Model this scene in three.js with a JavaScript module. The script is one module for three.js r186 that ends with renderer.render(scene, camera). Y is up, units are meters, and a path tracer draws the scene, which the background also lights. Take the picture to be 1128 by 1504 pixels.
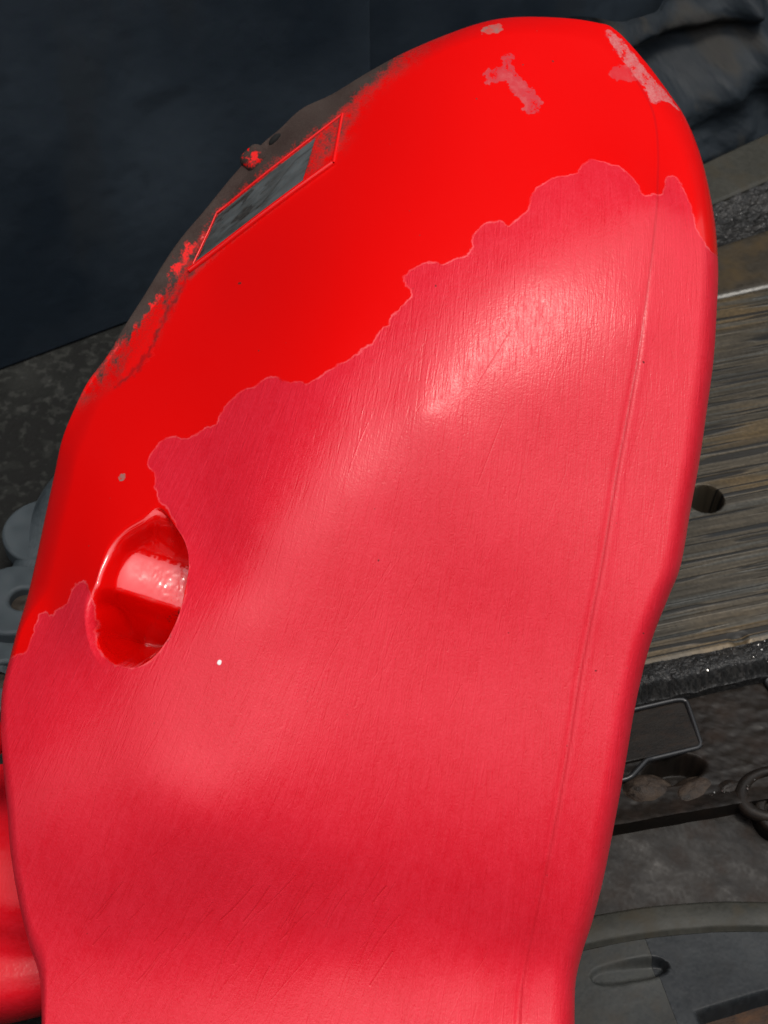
import * as THREE from 'three';
import { RoundedBoxGeometry } from 'three/addons/geometries/RoundedBoxGeometry.js';
import { mergeGeometries } from 'three/addons/utils/BufferGeometryUtils.js';

// ---------------------------------------------------------------- camera, sky, sun, exposure
const scene = new THREE.Scene();
const PITCH = THREE.MathUtils.degToRad(50), REST = new THREE.Vector3(0, .3, 0);
const camera = new THREE.PerspectiveCamera(36.87, 3 / 4, .05, 60);
camera.position.set(0, .3 + .9 * Math.sin(PITCH), .9 * Math.cos(PITCH));
camera.lookAt(REST);
camera.focus = .86; camera.userData.fStop = 20;

const renderer = new THREE.WebGLRenderer({ antialias: true });
renderer.toneMapping = THREE.LinearToneMapping;
renderer.toneMappingExposure = 1.13;
renderer.shadowMap.enabled = true;

{ // an overcast sky, brightest overhead
  const W = 256, H = 128, data = new Float32Array(W * H * 4);
  for (let j = 0; j < H; j++) for (let i = 0; i < W; i++) {
    const el = (j + .5) / H * Math.PI - Math.PI / 2, az = (i + .5) / W * Math.PI * 2, up = Math.sin(el);
    const cloud = 1 + .1 * Math.sin(az * 3 + 2 * Math.sin(el * 5)) * Math.cos(el) + .06 * Math.sin(az * 7 + el * 11) * Math.cos(el);
    const v = (up > 0 ? .36 + 1.45 * up * up : .1) * cloud, o = (j * W + i) * 4;
    data[o] = v * .97; data[o + 1] = v; data[o + 2] = v * 1.05; data[o + 3] = 1;
  }
  const sky = new THREE.DataTexture(data, W, H, THREE.RGBAFormat, THREE.FloatType);
  sky.mapping = THREE.EquirectangularReflectionMapping; sky.magFilter = sky.minFilter = THREE.LinearFilter; sky.needsUpdate = true;
  scene.background = sky; scene.environment = sky;
}
const sun = new THREE.DirectionalLight(0xfff6ea, 1.5);
sun.position.set(.4, 3.0, .35); sun.target.position.set(0, .2, 0); scene.add(sun.target);
sun.castShadow = true; sun.shadow.radius = 30; sun.shadow.mapSize.set(2048, 2048);
Object.assign(sun.shadow.camera, { left: -1.5, right: 1.5, top: 1.5, bottom: -1.5, near: .1, far: 8 });
scene.add(sun);

// ---------------------------------------------------------------- helpers
function rng(seed) { let s = seed >>> 0; return () => { s = (s + 0x6D2B79F5) >>> 0; let t = Math.imul(s ^ (s >>> 15), 1 | s); t = (t + Math.imul(t ^ (t >>> 7), 61 | t)) ^ t; return ((t ^ (t >>> 14)) >>> 0) / 4294967296; }; }
const LAT = new Float32Array(65536); { const r = rng(11); for (let i = 0; i < 65536; i++) LAT[i] = r(); }
// value noise, 0 to 1, repeating every px by py cells
function vn(x, y, px = 256, py = 256, seed = 0) {
  const xi = Math.floor(x), yi = Math.floor(y), fx = x - xi, fy = y - yi, u = fx * fx * (3 - 2 * fx), v = fy * fy * (3 - 2 * fy);
  const x0 = ((xi % px) + px) % px, x1 = (x0 + 1) % px, y0 = ((yi % py) + py) % py, y1 = (y0 + 1) % py, s = seed * 7919;
  const a = LAT[(x0 + y0 * 256 + s) & 65535], b = LAT[(x1 + y0 * 256 + s) & 65535], c = LAT[(x0 + y1 * 256 + s) & 65535], d = LAT[(x1 + y1 * 256 + s) & 65535];
  return a + (b - a) * u + (c - a + (a - b - c + d) * u) * v;
}
function fbm(x, y, px, py, oct, seed = 0) { let s = 0, a = .5, n = 0; for (let o = 0; o < oct; o++) { s += a * vn(x, y, px, py, seed + o); n += a; x *= 2; y *= 2; px = Math.min(256, px * 2); py = Math.min(256, py * 2); a *= .5; } return s / n; }
const mix = (a, b, t) => a + (b - a) * t;
const mix3 = (a, b, t) => [mix(a[0], b[0], t), mix(a[1], b[1], t), mix(a[2], b[2], t)];
const clamp = (v) => Math.min(1, Math.max(0, v));
const toS = (v) => 255 * (v <= .0031308 ? 12.92 * v : 1.055 * Math.pow(v, 1 / 2.4) - .055);   // linear reflectance to a stored byte

function dataTex(w, h, arr, srgb, repeat = true) {
  const t = new THREE.DataTexture(arr, w, h, THREE.RGBAFormat, arr instanceof Float32Array ? THREE.FloatType : THREE.UnsignedByteType);
  t.magFilter = THREE.LinearFilter; t.minFilter = THREE.LinearMipmapLinearFilter; t.generateMipmaps = true;
  t.wrapS = t.wrapT = repeat ? THREE.RepeatWrapping : THREE.ClampToEdgeWrapping;
  if (srgb) t.colorSpace = THREE.SRGBColorSpace;
  t.needsUpdate = true; return t;
}
// fn(u, v) -> { c: [r, g, b] linear, r: roughness, h: height }
function surface(size, sizeY, fn, bumpScale, extra = {}) {
  const C = new Uint8Array(size * sizeY * 4), R = new Uint8Array(size * sizeY * 4), B = new Float32Array(size * sizeY * 4);
  for (let j = 0; j < sizeY; j++) for (let i = 0; i < size; i++) {
    const o = (j * size + i) * 4, s = fn(i / size, j / sizeY);
    C[o] = toS(s.c[0]); C[o + 1] = toS(s.c[1]); C[o + 2] = toS(s.c[2]); C[o + 3] = 255;
    R[o] = R[o + 2] = 0; R[o + 1] = 255 * clamp(s.r); R[o + 3] = 255;
    B[o] = B[o + 1] = B[o + 2] = clamp(s.h); B[o + 3] = 1;
  }
  return new THREE.MeshPhysicalMaterial({ map: dataTex(size, sizeY, C, true), roughnessMap: dataTex(size, sizeY, R), roughness: 1, bumpMap: dataTex(size, sizeY, B), bumpScale, metalness: 0, specularIntensity: .35, side: THREE.DoubleSide, ...extra });
}
function tag(o, label, category) { o.userData.label = label; o.userData.category = category; return o; }
function structure(o) { o.userData.kind = 'structure'; return o; }
function mesh(name, geometry, material, parent) {
  const m = new THREE.Mesh(geometry, material); m.name = name; m.castShadow = m.receiveShadow = true; (parent || scene).add(m); return m;
}
function gridGeometry(nu, nv, point, uvAt, closed = false) {
  const pos = new Float32Array((nu + 1) * (nv + 1) * 3), uv = new Float32Array((nu + 1) * (nv + 1) * 2), idx = [];
  for (let j = 0; j <= nv; j++) for (let i = 0; i <= nu; i++) {
    const k = j * (nu + 1) + i, p = point(i / nu, j / nv), t = uvAt ? uvAt(i / nu, j / nv, p) : [i / nu, j / nv];
    pos.set(p, k * 3); uv.set(t, k * 2);
    if (i < nu && j < nv) { const a = k, b = k + 1, c = k + nu + 1, d = c + 1; idx.push(a, b, d, a, d, c); }
  }
  const g = new THREE.BufferGeometry();
  g.setAttribute('position', new THREE.BufferAttribute(pos, 3)); g.setAttribute('uv', new THREE.BufferAttribute(uv, 2)); g.setIndex(idx);
  g.computeVertexNormals(); return g;
}

// ---- the form of the red tank: millimetres in its own frame, x across, y along, z out of its front ----
const TAU = Math.PI * 2;
function smooth01(a, b, x) { const t = Math.min(1, Math.max(0, (x - a) / (b - a))); return t * t * (3 - 2 * t); }
// a smooth closed curve through points of any dimension
function closedCurve(pts, per) {
  const out = [], n = pts.length;
  for (let i = 0; i < n; i++) {
    const a = pts[(i + n - 1) % n], b = pts[i], c = pts[(i + 1) % n], d = pts[(i + 2) % n];
    for (let k = 0; k < per; k++) {
      const t = k / per, t2 = t * t, t3 = t2 * t;
      out.push(b.map((_, j) => .5 * (2 * b[j] + (c[j] - a[j]) * t + (2 * a[j] - 5 * b[j] + 4 * c[j] - d[j]) * t2 + (3 * b[j] - a[j] - 3 * c[j] + d[j]) * t3)));
    }
  }
  return out;
}
// radius (and any further value) of a closed outline round a centre, tabulated over the angle
function polarTable(loop, cx, cy, N, extra) {
  const r = new Float64Array(N).fill(-1), e = new Float64Array(N);
  for (let i = 0; i < loop.length; i++) {
    const p = loop[i], q = loop[(i + 1) % loop.length];
    for (let k = 0; k < 24; k++) {
      const t = k / 24, x = p[0] + (q[0] - p[0]) * t - cx, y = p[1] + (q[1] - p[1]) * t - cy, rr = Math.hypot(x, y);
      const j = Math.round(((Math.atan2(y, x) / TAU) + 1) * N) % N;
      if (rr > r[j]) { r[j] = rr; if (extra) e[j] = p[2] + (q[2] - p[2]) * t; }
    }
  }
  for (let j = 0; j < N; j++) if (r[j] < 0) {
    let a = 1, b = 1;
    while (r[(j - a + N) % N] < 0) a++;
    while (r[(j + b) % N] < 0) b++;
    const t = a / (a + b), A = (j - a + N) % N, B = (j + b) % N;
    r[j] = -(r[A] + (r[B] - r[A]) * t) - 1e-9; e[j] = e[A] + (e[B] - e[A]) * t; r[j] = Math.abs(r[j]);
  }
  return { r, e, N };
}
function look(arr, th) {
  const N = arr.length, f = ((th / TAU) % 1 + 1) % 1 * N, i = Math.floor(f) % N, t = f - Math.floor(f);
  return arr[i] + (arr[(i + 1) % N] - arr[i]) * t;
}
// thin-plate spline through the measured heights of the front
function thinPlate(pts, lambda) {
  const n = pts.length, m = n + 3, A = [];
  const U = (r2) => r2 < 1e-9 ? 0 : r2 * Math.log(r2);
  const P = pts.map((p) => [p[0] / 100, p[1] / 100, p[2]]);
  for (let i = 0; i < m; i++) A.push(new Float64Array(m + 1));
  for (let i = 0; i < n; i++) {
    for (let j = 0; j < n; j++) A[i][j] = U((P[i][0] - P[j][0]) ** 2 + (P[i][1] - P[j][1]) ** 2) + (i === j ? lambda : 0);
    A[i][n] = A[n][i] = 1; A[i][n + 1] = A[n + 1][i] = P[i][0]; A[i][n + 2] = A[n + 2][i] = P[i][1]; A[i][m] = P[i][2];
  }
  for (let c = 0; c < m; c++) {
    let p = c;
    for (let i = c + 1; i < m; i++) if (Math.abs(A[i][c]) > Math.abs(A[p][c])) p = i;
    [A[c], A[p]] = [A[p], A[c]];
    for (let i = 0; i < m; i++) if (i !== c) { const f = A[i][c] / A[c][c]; if (f) for (let k = c; k <= m; k++) A[i][k] -= f * A[c][k]; }
  }
  const w = A.map((row, i) => row[m] / row[i]);
  return (x, y) => {
    x /= 100; y /= 100;
    let s = w[n] + w[n + 1] * x + w[n + 2] * y;
    for (let i = 0; i < n; i++) s += w[i] * U((x - P[i][0]) ** 2 + (y - P[i][1]) ** 2);
    return s;
  };
}
function makeForm(RIM, FRONT, CENTRE) {
  const rim = polarTable(closedCurve(RIM, 12), CENTRE[0], CENTRE[1], 1440, true);
  const plate = thinPlate(FRONT, .004);
  // how squarely each ray meets the outline
  const square = new Float64Array(1440), sq2 = new Float64Array(1440);
  for (let j = 0; j < 1440; j++) {
    const a = rim.r[(j + 1436) % 1440], b = rim.r[(j + 4) % 1440], s = (b - a) / (8 / 1440 * TAU);
    square[j] = rim.r[j] / Math.hypot(rim.r[j], s);
  }
  for (let j = 0; j < 1440; j++) { let s = 0; for (let k = -12; k <= 12; k++) s += square[(j + k + 1440) % 1440]; sq2[j] = s / 25; }
  const height = (x, y) => {
    const dx = x - CENTRE[0], dy = y - CENTRE[1], th = Math.atan2(dy, dx), r = Math.hypot(dx, dy);
    const R = look(rim.r, th), z0 = look(rim.e, th), d = Math.max(0, R - r) * look(sq2, th);
    const soft = 20 - 12 * smooth01(.7, .92, Math.cos(th + 2.35)), k = d >= soft ? 1 : Math.sqrt(1 - (1 - d / soft) ** 2);
    return z0 + (Math.max(plate(x, y), z0 + 5) - z0) * k;
  };
  return { rim, height };
}

const RIM = [[151.9,315,-105], [141.1,320,-107], [119,323.8,-109], [87.7,324.6,-110], [65.4,321.3,-111], [38.6,312.2,-112], [11.7,301.1,-114], [-10.8,289.3,-115], [-33.3,276.1,-116], [-53.6,266.6,-116], [-68.3,252.6,-114], [-80.3,241.8,-112], [-97.9,221.8,-109], [-117.6,196.5,-105], [-130.6,180.3,-102], [-141.4,164.5,-100], [-154.4,142.4,-98], [-169.5,117.9,-96], [-178,102.2,-94], [-190.6,84.3,-91], [-198.8,66.6,-88], [-206.1,46.7,-85], [-210.5,22.6,-81], [-215.7,-7.8,-75], [-220.5,-37.8,-68], [-225.1,-65.1,-60], [-226.7,-86.7,-40], [-227.6,-105.4,-22], [-224.8,-121.4,-4], [-219.6,-144.9,12], [-214.8,-168.5,22], [-211.5,-196.8,26], [-207,-224.4,24], [-202.5,-247.5,18], [-197.2,-266.3,14], [-195.6,-285.9,14], [-194.8,-309.5,14], [-195.2,-340.6,-6], [-177.1,-356.2,0], [-144.4,-362.2,5], [-44.9,-361.3,12], [54,-362.2,5], [100.6,-355.8,-4], [110.3,-333.3,-8], [111.3,-301.7,-10], [112.1,-275.5,-10], [116.2,-256.5,-10], [121.5,-238.7,-8], [126.9,-216.1,-6], [131.7,-192,-6], [136.9,-163.9,-6], [141.3,-140.1,-8], [145.6,-116.2,-10], [152,-88.1,-12], [158.4,-68.1,-14], [167.1,-47,-15], [173.8,-29.6,-16], [179.8,0.8,-20], [185.7,29.5,-23], [191.3,62.4,-26], [196.2,91.5,-30], [199.6,121.1,-36], [202.5,147.3,-44], [203.4,178.5,-54], [201.7,206,-64], [198.6,228.8,-74], [192.4,251.7,-84], [184.1,268.8,-91], [168.5,293.7,-98]];
const FRONT = [[85,300,-78], [58,278,-62], [55.8,226.6,-26], [53.8,178.9,7], [52.5,143.6,29], [51.7,114.7,43], [51.1,87.2,52], [50.8,56.8,57], [50.7,23.1,59], [86.6,201.4,-5], [84.2,164.4,21], [82.5,134.5,38], [81.7,102.8,47], [81.1,68.3,53], [81,30.7,54], [50.8,-17.9,58], [50.9,-55.4,55], [51,-93,54], [50.9,-130.3,55], [51,-168,54], [51.3,-202.9,49], [51.8,-235.6,40], [52,-255.5,37], [51.8,-277.5,40], [51.4,-305.5,47], [-109.4,143,-72], [-109.4,96.2,-35], [-105.7,52.8,-3], [-102.7,12.5,22], [-100.4,-25.9,42], [-99,-95.3,67], [-97,-127.9,71], [-96.8,-160.6,73], [-98.4,-204.3,59], [-99.7,-237.2,48], [-100.1,-260.7,45], [-99.8,-286.6,47], [-99.2,-318.8,52], [-63.9,-138.7,72], [-119.1,-146.3,71], [-172.3,64.8,-62], [-171,21.5,-32], [-166.1,-19.3,-5], [-160.4,-57.3,26], [-156.9,-94,45], [-154.9,-130.2,56], [-154.3,-167,59], [-155.6,-206,52], [-157.6,-246.7,41], [-157.5,-284.5,42], [-199,-60.2,-18], [-192.7,-96.7,20], [-192.6,-133,38], [-191,-169.8,45], [-185.8,-208.2,43], [-27.7,238.6,-75], [-26.6,192.1,-38], [-25.7,149.2,-5], [-24.9,109.8,22], [-24.3,72.9,43], [-23.7,11.9,63.5], [-41.2,26.9,56], [-0.7,-8.5,62.5], [-53.3,-20.7,64.5], [-71.2,-6.7,55], [-30.4,-40.7,65], [-79.1,-58.4,66], [-99,-43.5,54], [-56.1,-77.5,67], [-23.7,-91.9,64], [-23.7,-147.5,64], [-23.9,-185.6,59], [-24.2,-222.1,48], [-24.4,-250.5,41], [-24.3,-272.8,43], [-24.1,-311.6,51], [13.4,34.2,61.5], [20.9,54.4,60], [3.8,68.4,52], [13.4,-10.4,61], [13.4,-55.2,59], [13.4,-111.1,59], [136.7,282.1,-76], [130.5,228,-32], [124.9,182.7,8], [122.4,155.7,26], [120.7,126.9,38], [119.8,95.5,45], [119.3,57.4,48], [119.2,19.6,49], [170.2,190.8,-12], [169.9,137.1,21], [163.5,96.7,34], [157.6,57.9,41], [145.2,0.8,47], [134,-55.7,51], [120.3,-112,52], [108.6,-168.4,52], [99.9,-211.2,46], [90.5,-256.1,35], [90.2,-285.8,38], [85.6,-313.4,46], [159.6,183.9,2], [143.3,103.7,40], [128.6,4.5,49], [112.1,-74.5,51], [96.1,-160.7,53], [84.1,-227.4,42], [75,-286.1,37]];
const CENTRE = [-139.2,-44.7];
const { rim, height } = makeForm(RIM, FRONT, CENTRE);
const DENT = [[-130,2.8], [-120.5,-7], [-112.5,-17.7], [-109.4,-29.7], [-110.6,-44.5], [-113.3,-57.4], [-119.3,-70.3], [-126.8,-79.7], [-136.6,-85.5], [-148.2,-84.7], [-158.1,-79.4], [-164.5,-70.7], [-168.8,-59.8], [-169.8,-50.4], [-169.1,-38.9], [-166.8,-31.1], [-161,-21.1], [-150.1,-9.2], [-139.2,-2]];          // mouth of the finger pocket
const WORN = [[212,155.9], [192.4,150.1], [187.6,156.6], [184.5,161.9], [181.6,166], [181.9,176.7], [181.3,183.3], [179.5,192.9], [177.2,200.1], [173.1,202.6], [169,199.6], [166.1,191.1], [161.3,185.7], [158,186.7], [153.2,183.4], [150.3,186.1], [148.7,194], [145.3,198.8], [141.7,202.7], [138.2,206.6], [132,207.3], [128,208.2], [124.1,210.5], [119.7,207.8], [115.8,202.7], [112.9,197.8], [106.5,198.1], [98.3,196.1], [89.8,190.4], [85.5,184.8], [84.2,177.9], [82.7,172.5], [77.5,169], [74.6,165.5], [70.5,162.5], [68,166.6], [64.2,167.2], [57.9,165.6], [53.1,161.4], [50.2,155.8], [49.6,146.7], [44.9,144.8], [38,143.3], [33.3,139.7], [29.5,142.5], [24.9,143.1], [17.9,139.7], [10.9,134.9], [11.2,130.6], [16.2,124.9], [12.3,118], [6.1,112.1], [2.3,104.9], [-3.4,100.2], [-6.1,94.3], [-13,90.1], [-20.6,84.8], [-32.2,78.9], [-43.8,71.4], [-47.8,74.1], [-53.9,73.6], [-62.2,77.5], [-69.3,77.1], [-74.5,72.5], [-84.2,70.3], [-91.1,63.6], [-96.3,57.3], [-97.6,50.4], [-105.3,48.7], [-110.3,44.8], [-119,42.6], [-123.8,45.3], [-131.7,43.5], [-136.6,38.2], [-141.4,31.3], [-139.9,25.9], [-134.1,22.1], [-134.2,14.8], [-131.7,6.7], [-125.7,3.2], [-122.2,-2], [-112.6,-16.6], [-108.6,-29.7], [-109.8,-44.5], [-112.5,-57.4], [-118.5,-70.6], [-126,-80.4], [-135.3,-86.6], [-142.7,-85.1], [-148.1,-85.8], [-153.5,-82.8], [-159.8,-80.7], [-164.7,-72.5], [-167.2,-60.8], [-169.3,-50.4], [-171.9,-43.7], [-176,-40], [-180,-41], [-184.3,-44.4], [-186.1,-50.3], [-186.5,-54.3], [-194,-57.9], [-200,-62.6], [-203.6,-59.7], [-208.1,-62.7], [-209.8,-72.4], [-211.1,-82.6], [-217.1,-84.9], [-224.2,-87.4], [-248.3,-93.2], [-242.9,-213.3], [-237.2,-411.5], [134.3,-418.9], [213.8,-19.5]];          // where the gloss coat has flaked off
const SEAM = [[150.6,305.5], [158.6,278.2], [167.1,257.3], [168.9,241.6], [166.8,215.5], [160.6,186.6], [153.1,148.4], [147,115.6], [140.9,80.5], [134.8,50], [128.8,19.6], [120.4,-29.3], [113.6,-63.2], [107.6,-93.3], [101.7,-130.7], [96.1,-160.7], [90.8,-191.4], [85.7,-219.3], [80.8,-248.1], [77.5,-267.7], [75.7,-287.5], [72.9,-333.5]];
const DUST = [[56.5,328.2], [33.5,304.4], [15.7,286.4], [-1.7,274.7], [-14.8,262.3], [-21.2,245.1], [-27.5,230.6], [-36,219.2], [-115.3,155.9], [-127.8,145.3], [-136.7,129.3], [-147.8,108.9], [-158.8,95.8], [-167.4,86.3], [-180,81.3], [-193.6,68.5], [-220.1,66.4], [-204.2,154.9], [-73.5,310.1]];
const DUST_CORE = [[16.2,311], [-1.8,285.4], [-19.3,268.8], [-28,257], [-104.2,203.5], [-123.6,173.7], [-136.5,151], [-153.3,123.9], [-169,110.9], [-186.6,102.1], [-220.6,101.6], [-182.8,199.6], [-73.5,314.5]];
const GRIME = [[-123.1,156.5], [-132.2,141], [-140.8,122.5], [-144.6,106.3], [-153.8,90.8], [-169.2,78.2]];
const CLEAN = [[-125.2,153.3], [-31.1,215.7], [-18.7,223.8], [6.6,211.9], [14,136.9], [-93.6,68.8], [-146.1,67.8], [-140.3,98.9], [-133.1,131.4]];
const RUB_A = [[-91.3,236.4], [-85.2,239.8], [-80.5,236.2], [-83.1,229.5], [-88.4,224.2], [-92,226.1]], RUB_B = [[-140.5,154.6], [-135.3,164.5], [-129.3,173.6], [-124.1,178.2], [-121.5,172.9], [-128.3,162.4], [-136,151.9]], RUB_C = [[-165.9,82.5], [-165.4,105.9], [-157.7,124.2], [-148.2,139.4], [-141.6,142.1], [-141.8,122.6], [-145.3,104], [-153,88.5]];
const TOP_SCUFF = [[62.9,275.1], [67.3,278.3], [75.1,279.3], [74.2,286.4], [77.4,289.8], [83.4,289.3], [80.5,284.3], [80.2,280], [83.2,272.5], [87.2,268.4], [92.8,262.3], [94.1,257.1], [97.7,254.1], [97.6,247.9], [93.9,243], [88,242.3], [84.4,245.3], [86.1,251.5], [80.9,256.6], [78.3,261.8], [77.8,268.1], [72.2,267], [66.6,263.9], [62.6,268.2]], TOP_BLOT = [[61.3,309.3], [65.3,314.9], [75.5,316.8], [77,310.8], [71.4,305.7], [64.4,304.8]];
const EDGE_WEAR = [[142.4,315], [149.4,314.8], [159.3,300.1], [168.8,283.5], [178.9,269.8], [185.8,260.5], [189.2,252.3], [183.5,255.9], [176.8,259.8], [171.7,257.7], [168.9,254.2], [167.5,260], [164.2,268.9], [156.9,282.5], [149.5,296.7], [145.1,307.1]], EDGE_PATCH = [[141.9,275.9], [145.8,283.8], [152.9,287.6], [159.4,283.9], [163.8,275.5], [157.9,272.2], [146.9,273.1]];
const LABEL_FRAME = [[-125.4,155.8], [-31.6,218.4], [-26.6,255.1], [-109.4,195.2]], LABEL = [[-121.1,162.1], [-51.1,208.6], [-43.7,240], [-108.1,193.9]], LUG = [-85.9,233.5], VENT = [-71.7,245];
const SPECKS = [[-89.6,142,3], [106.7,284.8,2], [-89.3,-81.6,3.2], [-157.1,20.4,3.4], [145,83.7,2], [-3,-26.4,1.6], [87.2,280.7,1.6], [57,254.4,1.5], [-73.7,94.9,1.3], [117,-87.7,1.6], [144,-67.3,1.6], [29.2,127.6,1.6]];

// ---------------------------------------------------------------- ground and wall
{
  const asphalt = surface(512, 512, (u, v) => {
    const f = fbm(u * 60 + 31 * v, v * 60 - 31 * u + 40, 256, 256, 3, 3), g = fbm(u * 27, v * 27, 27, 27, 3, 5), l = fbm(u * 6, v * 6, 6, 6, 4, 8), st = smooth01(.55, .75, f) * .7 + smooth01(.55, .75, g) * .5;
    return { c: mix3([.011, .0115, .0105], [.046, .046, .042], clamp(st * .6 + (l - .5) * 1.1)), r: .92, h: .5 * f + .5 * g };
  }, .003);
  const g = new THREE.PlaneGeometry(8, 8); const uv = g.attributes.uv; for (let i = 0; i < uv.count; i++) uv.setXY(i, uv.getX(i) * 8 / .35, uv.getY(i) * 8 / .35);
  g.rotateX(-Math.PI / 2);
  structure(mesh('ground', g, asphalt));
}
const WALL_TURN = THREE.MathUtils.degToRad(29.9);
{
  const paint = surface(768, 768, (u, v) => {
    const l = fbm(u * 4, v * 4, 4, 4, 5, 21), st = fbm(u * 14, v * 3, 14, 3, 4, 31), d = fbm(u * 9, v * 9, 9, 9, 4, 41);
    const b = mix3([.015, .0225, .032], [.046, .061, .077], clamp((l - .5) * 2.2 + .42));
    const spot = smooth01(.66, .74, d), scuff = smooth01(.62, .8, st) * .35;
    return { c: mix3(mix3(b, [.006, .008, .011], spot * .3), [.032, .035, .037], scuff), r: .5 + .25 * l, h: fbm(u * 40, v * 40, 40, 40, 3, 51) };
  }, .0006);
  const wall = new THREE.Group(); wall.name = 'steel_wall'; wall.position.set(-.35, 0, -.419); wall.rotation.y = WALL_TURN; scene.add(wall);
  tag(wall, 'dark blue black painted steel wall behind the red tank', 'wall');
  const panel = (name, x0, x1, dz) => {
    const g = new RoundedBoxGeometry(x1 - x0, 1.7, .03, 3, .004); const p = g.attributes.position, uv = g.attributes.uv;
    for (let i = 0; i < uv.count; i++) uv.setXY(i, p.getX(i) / .7 + x0, p.getY(i) / .7);
    g.translate((x0 + x1) / 2, .85, -.015 + dz); return mesh(name, g, paint, wall);
  };
  panel('panel', -1.6, .391, 0); panel('panel_001', .393, 2.2, -.012);
}

// ---------------------------------------------------------------- red tank
const TEX = { x0: -250, y0: -365, w: 470, h: 700, W: 1375, H: 2048 };
function tankMaterial() {
  const { W, H } = TEX, sx = W / TEX.w, sy = H / TEX.h;
  const X = (x) => (x - TEX.x0) * sx, Y = (y) => (TEX.h - (y - TEX.y0)) * sy;   // canvas rows run down
  const canvas = document.createElement('canvas'); canvas.width = W; canvas.height = H;
  const ctx = canvas.getContext('2d', { willReadFrequently: true });
  const grab = () => { const d = ctx.getImageData(0, 0, W, H).data, o = new Uint8Array(W * H); for (let i = 0; i < W * H; i++) o[i] = d[i * 4]; return o; };
  const clear = (v = 0) => { ctx.fillStyle = `rgb(${v},${v},${v})`; ctx.fillRect(0, 0, W, H); };
  const path = (pts, closed = true) => {
    ctx.beginPath(); const n = pts.length, m = (a, b) => [(X(a[0]) + X(b[0])) / 2, (Y(a[1]) + Y(b[1])) / 2];
    if (closed) { ctx.moveTo(...m(pts[n - 1], pts[0])); for (let i = 0; i < n; i++) ctx.quadraticCurveTo(X(pts[i][0]), Y(pts[i][1]), ...m(pts[i], pts[(i + 1) % n])); ctx.closePath(); }
    else { ctx.moveTo(X(pts[0][0]), Y(pts[0][1])); for (let i = 1; i < n - 1; i++) ctx.quadraticCurveTo(X(pts[i][0]), Y(pts[i][1]), ...m(pts[i], pts[i + 1])); ctx.lineTo(X(pts[n - 1][0]), Y(pts[n - 1][1])); }
  };
  const fill = (pts, v = 255) => { path(pts); ctx.fillStyle = `rgb(${v},${v},${v})`; ctx.fill(); };
  const blur = (src, r) => {   // three box blurs
    let a = Float32Array.from(src), b = new Float32Array(W * H);
    for (let pass = 0; pass < 2; pass++) {
      for (let y = 0; y < H; y++) { let s = 0; const o = y * W; for (let x = -r; x <= r; x++) s += a[o + Math.min(W - 1, Math.max(0, x))]; for (let x = 0; x < W; x++) { b[o + x] = s / (2 * r + 1); s += a[o + Math.min(W - 1, x + r + 1)] - a[o + Math.max(0, x - r)]; } }
      for (let x = 0; x < W; x++) { let s = 0; for (let y = -r; y <= r; y++) s += b[Math.min(H - 1, Math.max(0, y)) * W + x]; for (let y = 0; y < H; y++) { a[y * W + x] = s / (2 * r + 1); s += b[Math.min(H - 1, y + r + 1) * W + x] - b[Math.max(0, y - r) * W + x]; } }
    }
    return a;
  };
  // bare plastic where the coat is gone, and the lifted edge of the coat
  clear(); fill(WORN); const worn = grab();
  clear(); path(WORN); ctx.lineWidth = 2.6; ctx.strokeStyle = '#fff'; ctx.stroke(); const lip = grab();
  clear(); path(SEAM, false); ctx.lineWidth = 3; ctx.strokeStyle = '#fff'; ctx.stroke(); const seamLine = blur(grab(), 1);
  clear(); fill(DUST); fill(DUST_CORE); const dust = blur(grab(), 16);
  clear(); fill(DUST_CORE); const dustCore = blur(grab(), 14);
  clear(); path(GRIME, false); ctx.lineWidth = 7; ctx.strokeStyle = '#fff'; ctx.stroke(); const grime = blur(grab(), 3);
  clear(); fill(CLEAN); const clean = blur(grab(), 4);
  clear(); fill(RUB_A); fill(RUB_B); fill(RUB_C); const rub = blur(grab(), 5);
  clear(); fill(TOP_SCUFF); fill(EDGE_PATCH, 170); path(EDGE_WEAR); ctx.fillStyle = '#fff'; ctx.fill(); const scuff = grab();
  clear(); fill(EDGE_WEAR); const edgeWear = grab();
  clear(); fill(TOP_BLOT, 230);
  ctx.fillStyle = '#fff'; for (const [x, y, r] of SPECKS.slice(3, 4)) { ctx.beginPath(); ctx.ellipse(X(x), Y(y), r, r * 1.7, .4, 0, 7); ctx.fill(); } const grey = grab();
  clear(); ctx.fillStyle = '#fff'; SPECKS.forEach(([x, y, r], i) => { if (i === 2 || i === 3) return; ctx.beginPath(); ctx.ellipse(X(x), Y(y), r * 1.1, r * .8, i, 0, 7); ctx.fill(); });
  { const r = rng(77); for (let i = 0; i < 90; i++) { ctx.globalAlpha = .3 + .5 * r(); ctx.beginPath(); ctx.arc(r() * W, r() * H, .5 + .8 * r(), 0, 7); ctx.fill(); } ctx.globalAlpha = 1; }
  { const [cx, cy] = CENTRE; const r = rng(5); // grit caught in the pocket
    for (let i = 0; i < 60; i++) { const a = r() * 26, k = r(); ctx.globalAlpha = .25 + .5 * r(); ctx.beginPath(); ctx.arc(X(cx + 8 + a * .55 + r() * 2), Y(cy - 31 + a * .25 + (k < .45 ? 9 + a * .12 : 0) + r() * 3), .7 + r() * 1.7, 0, 7); ctx.fill(); } ctx.globalAlpha = 1; }
  const specks = grab();
  clear(); { const s = SPECKS[2]; ctx.fillStyle = '#fff'; ctx.beginPath(); ctx.ellipse(X(s[0]), Y(s[1]), 3.4, 4.2, .3, 0, 7); ctx.fill(); } const chip = grab();
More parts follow.
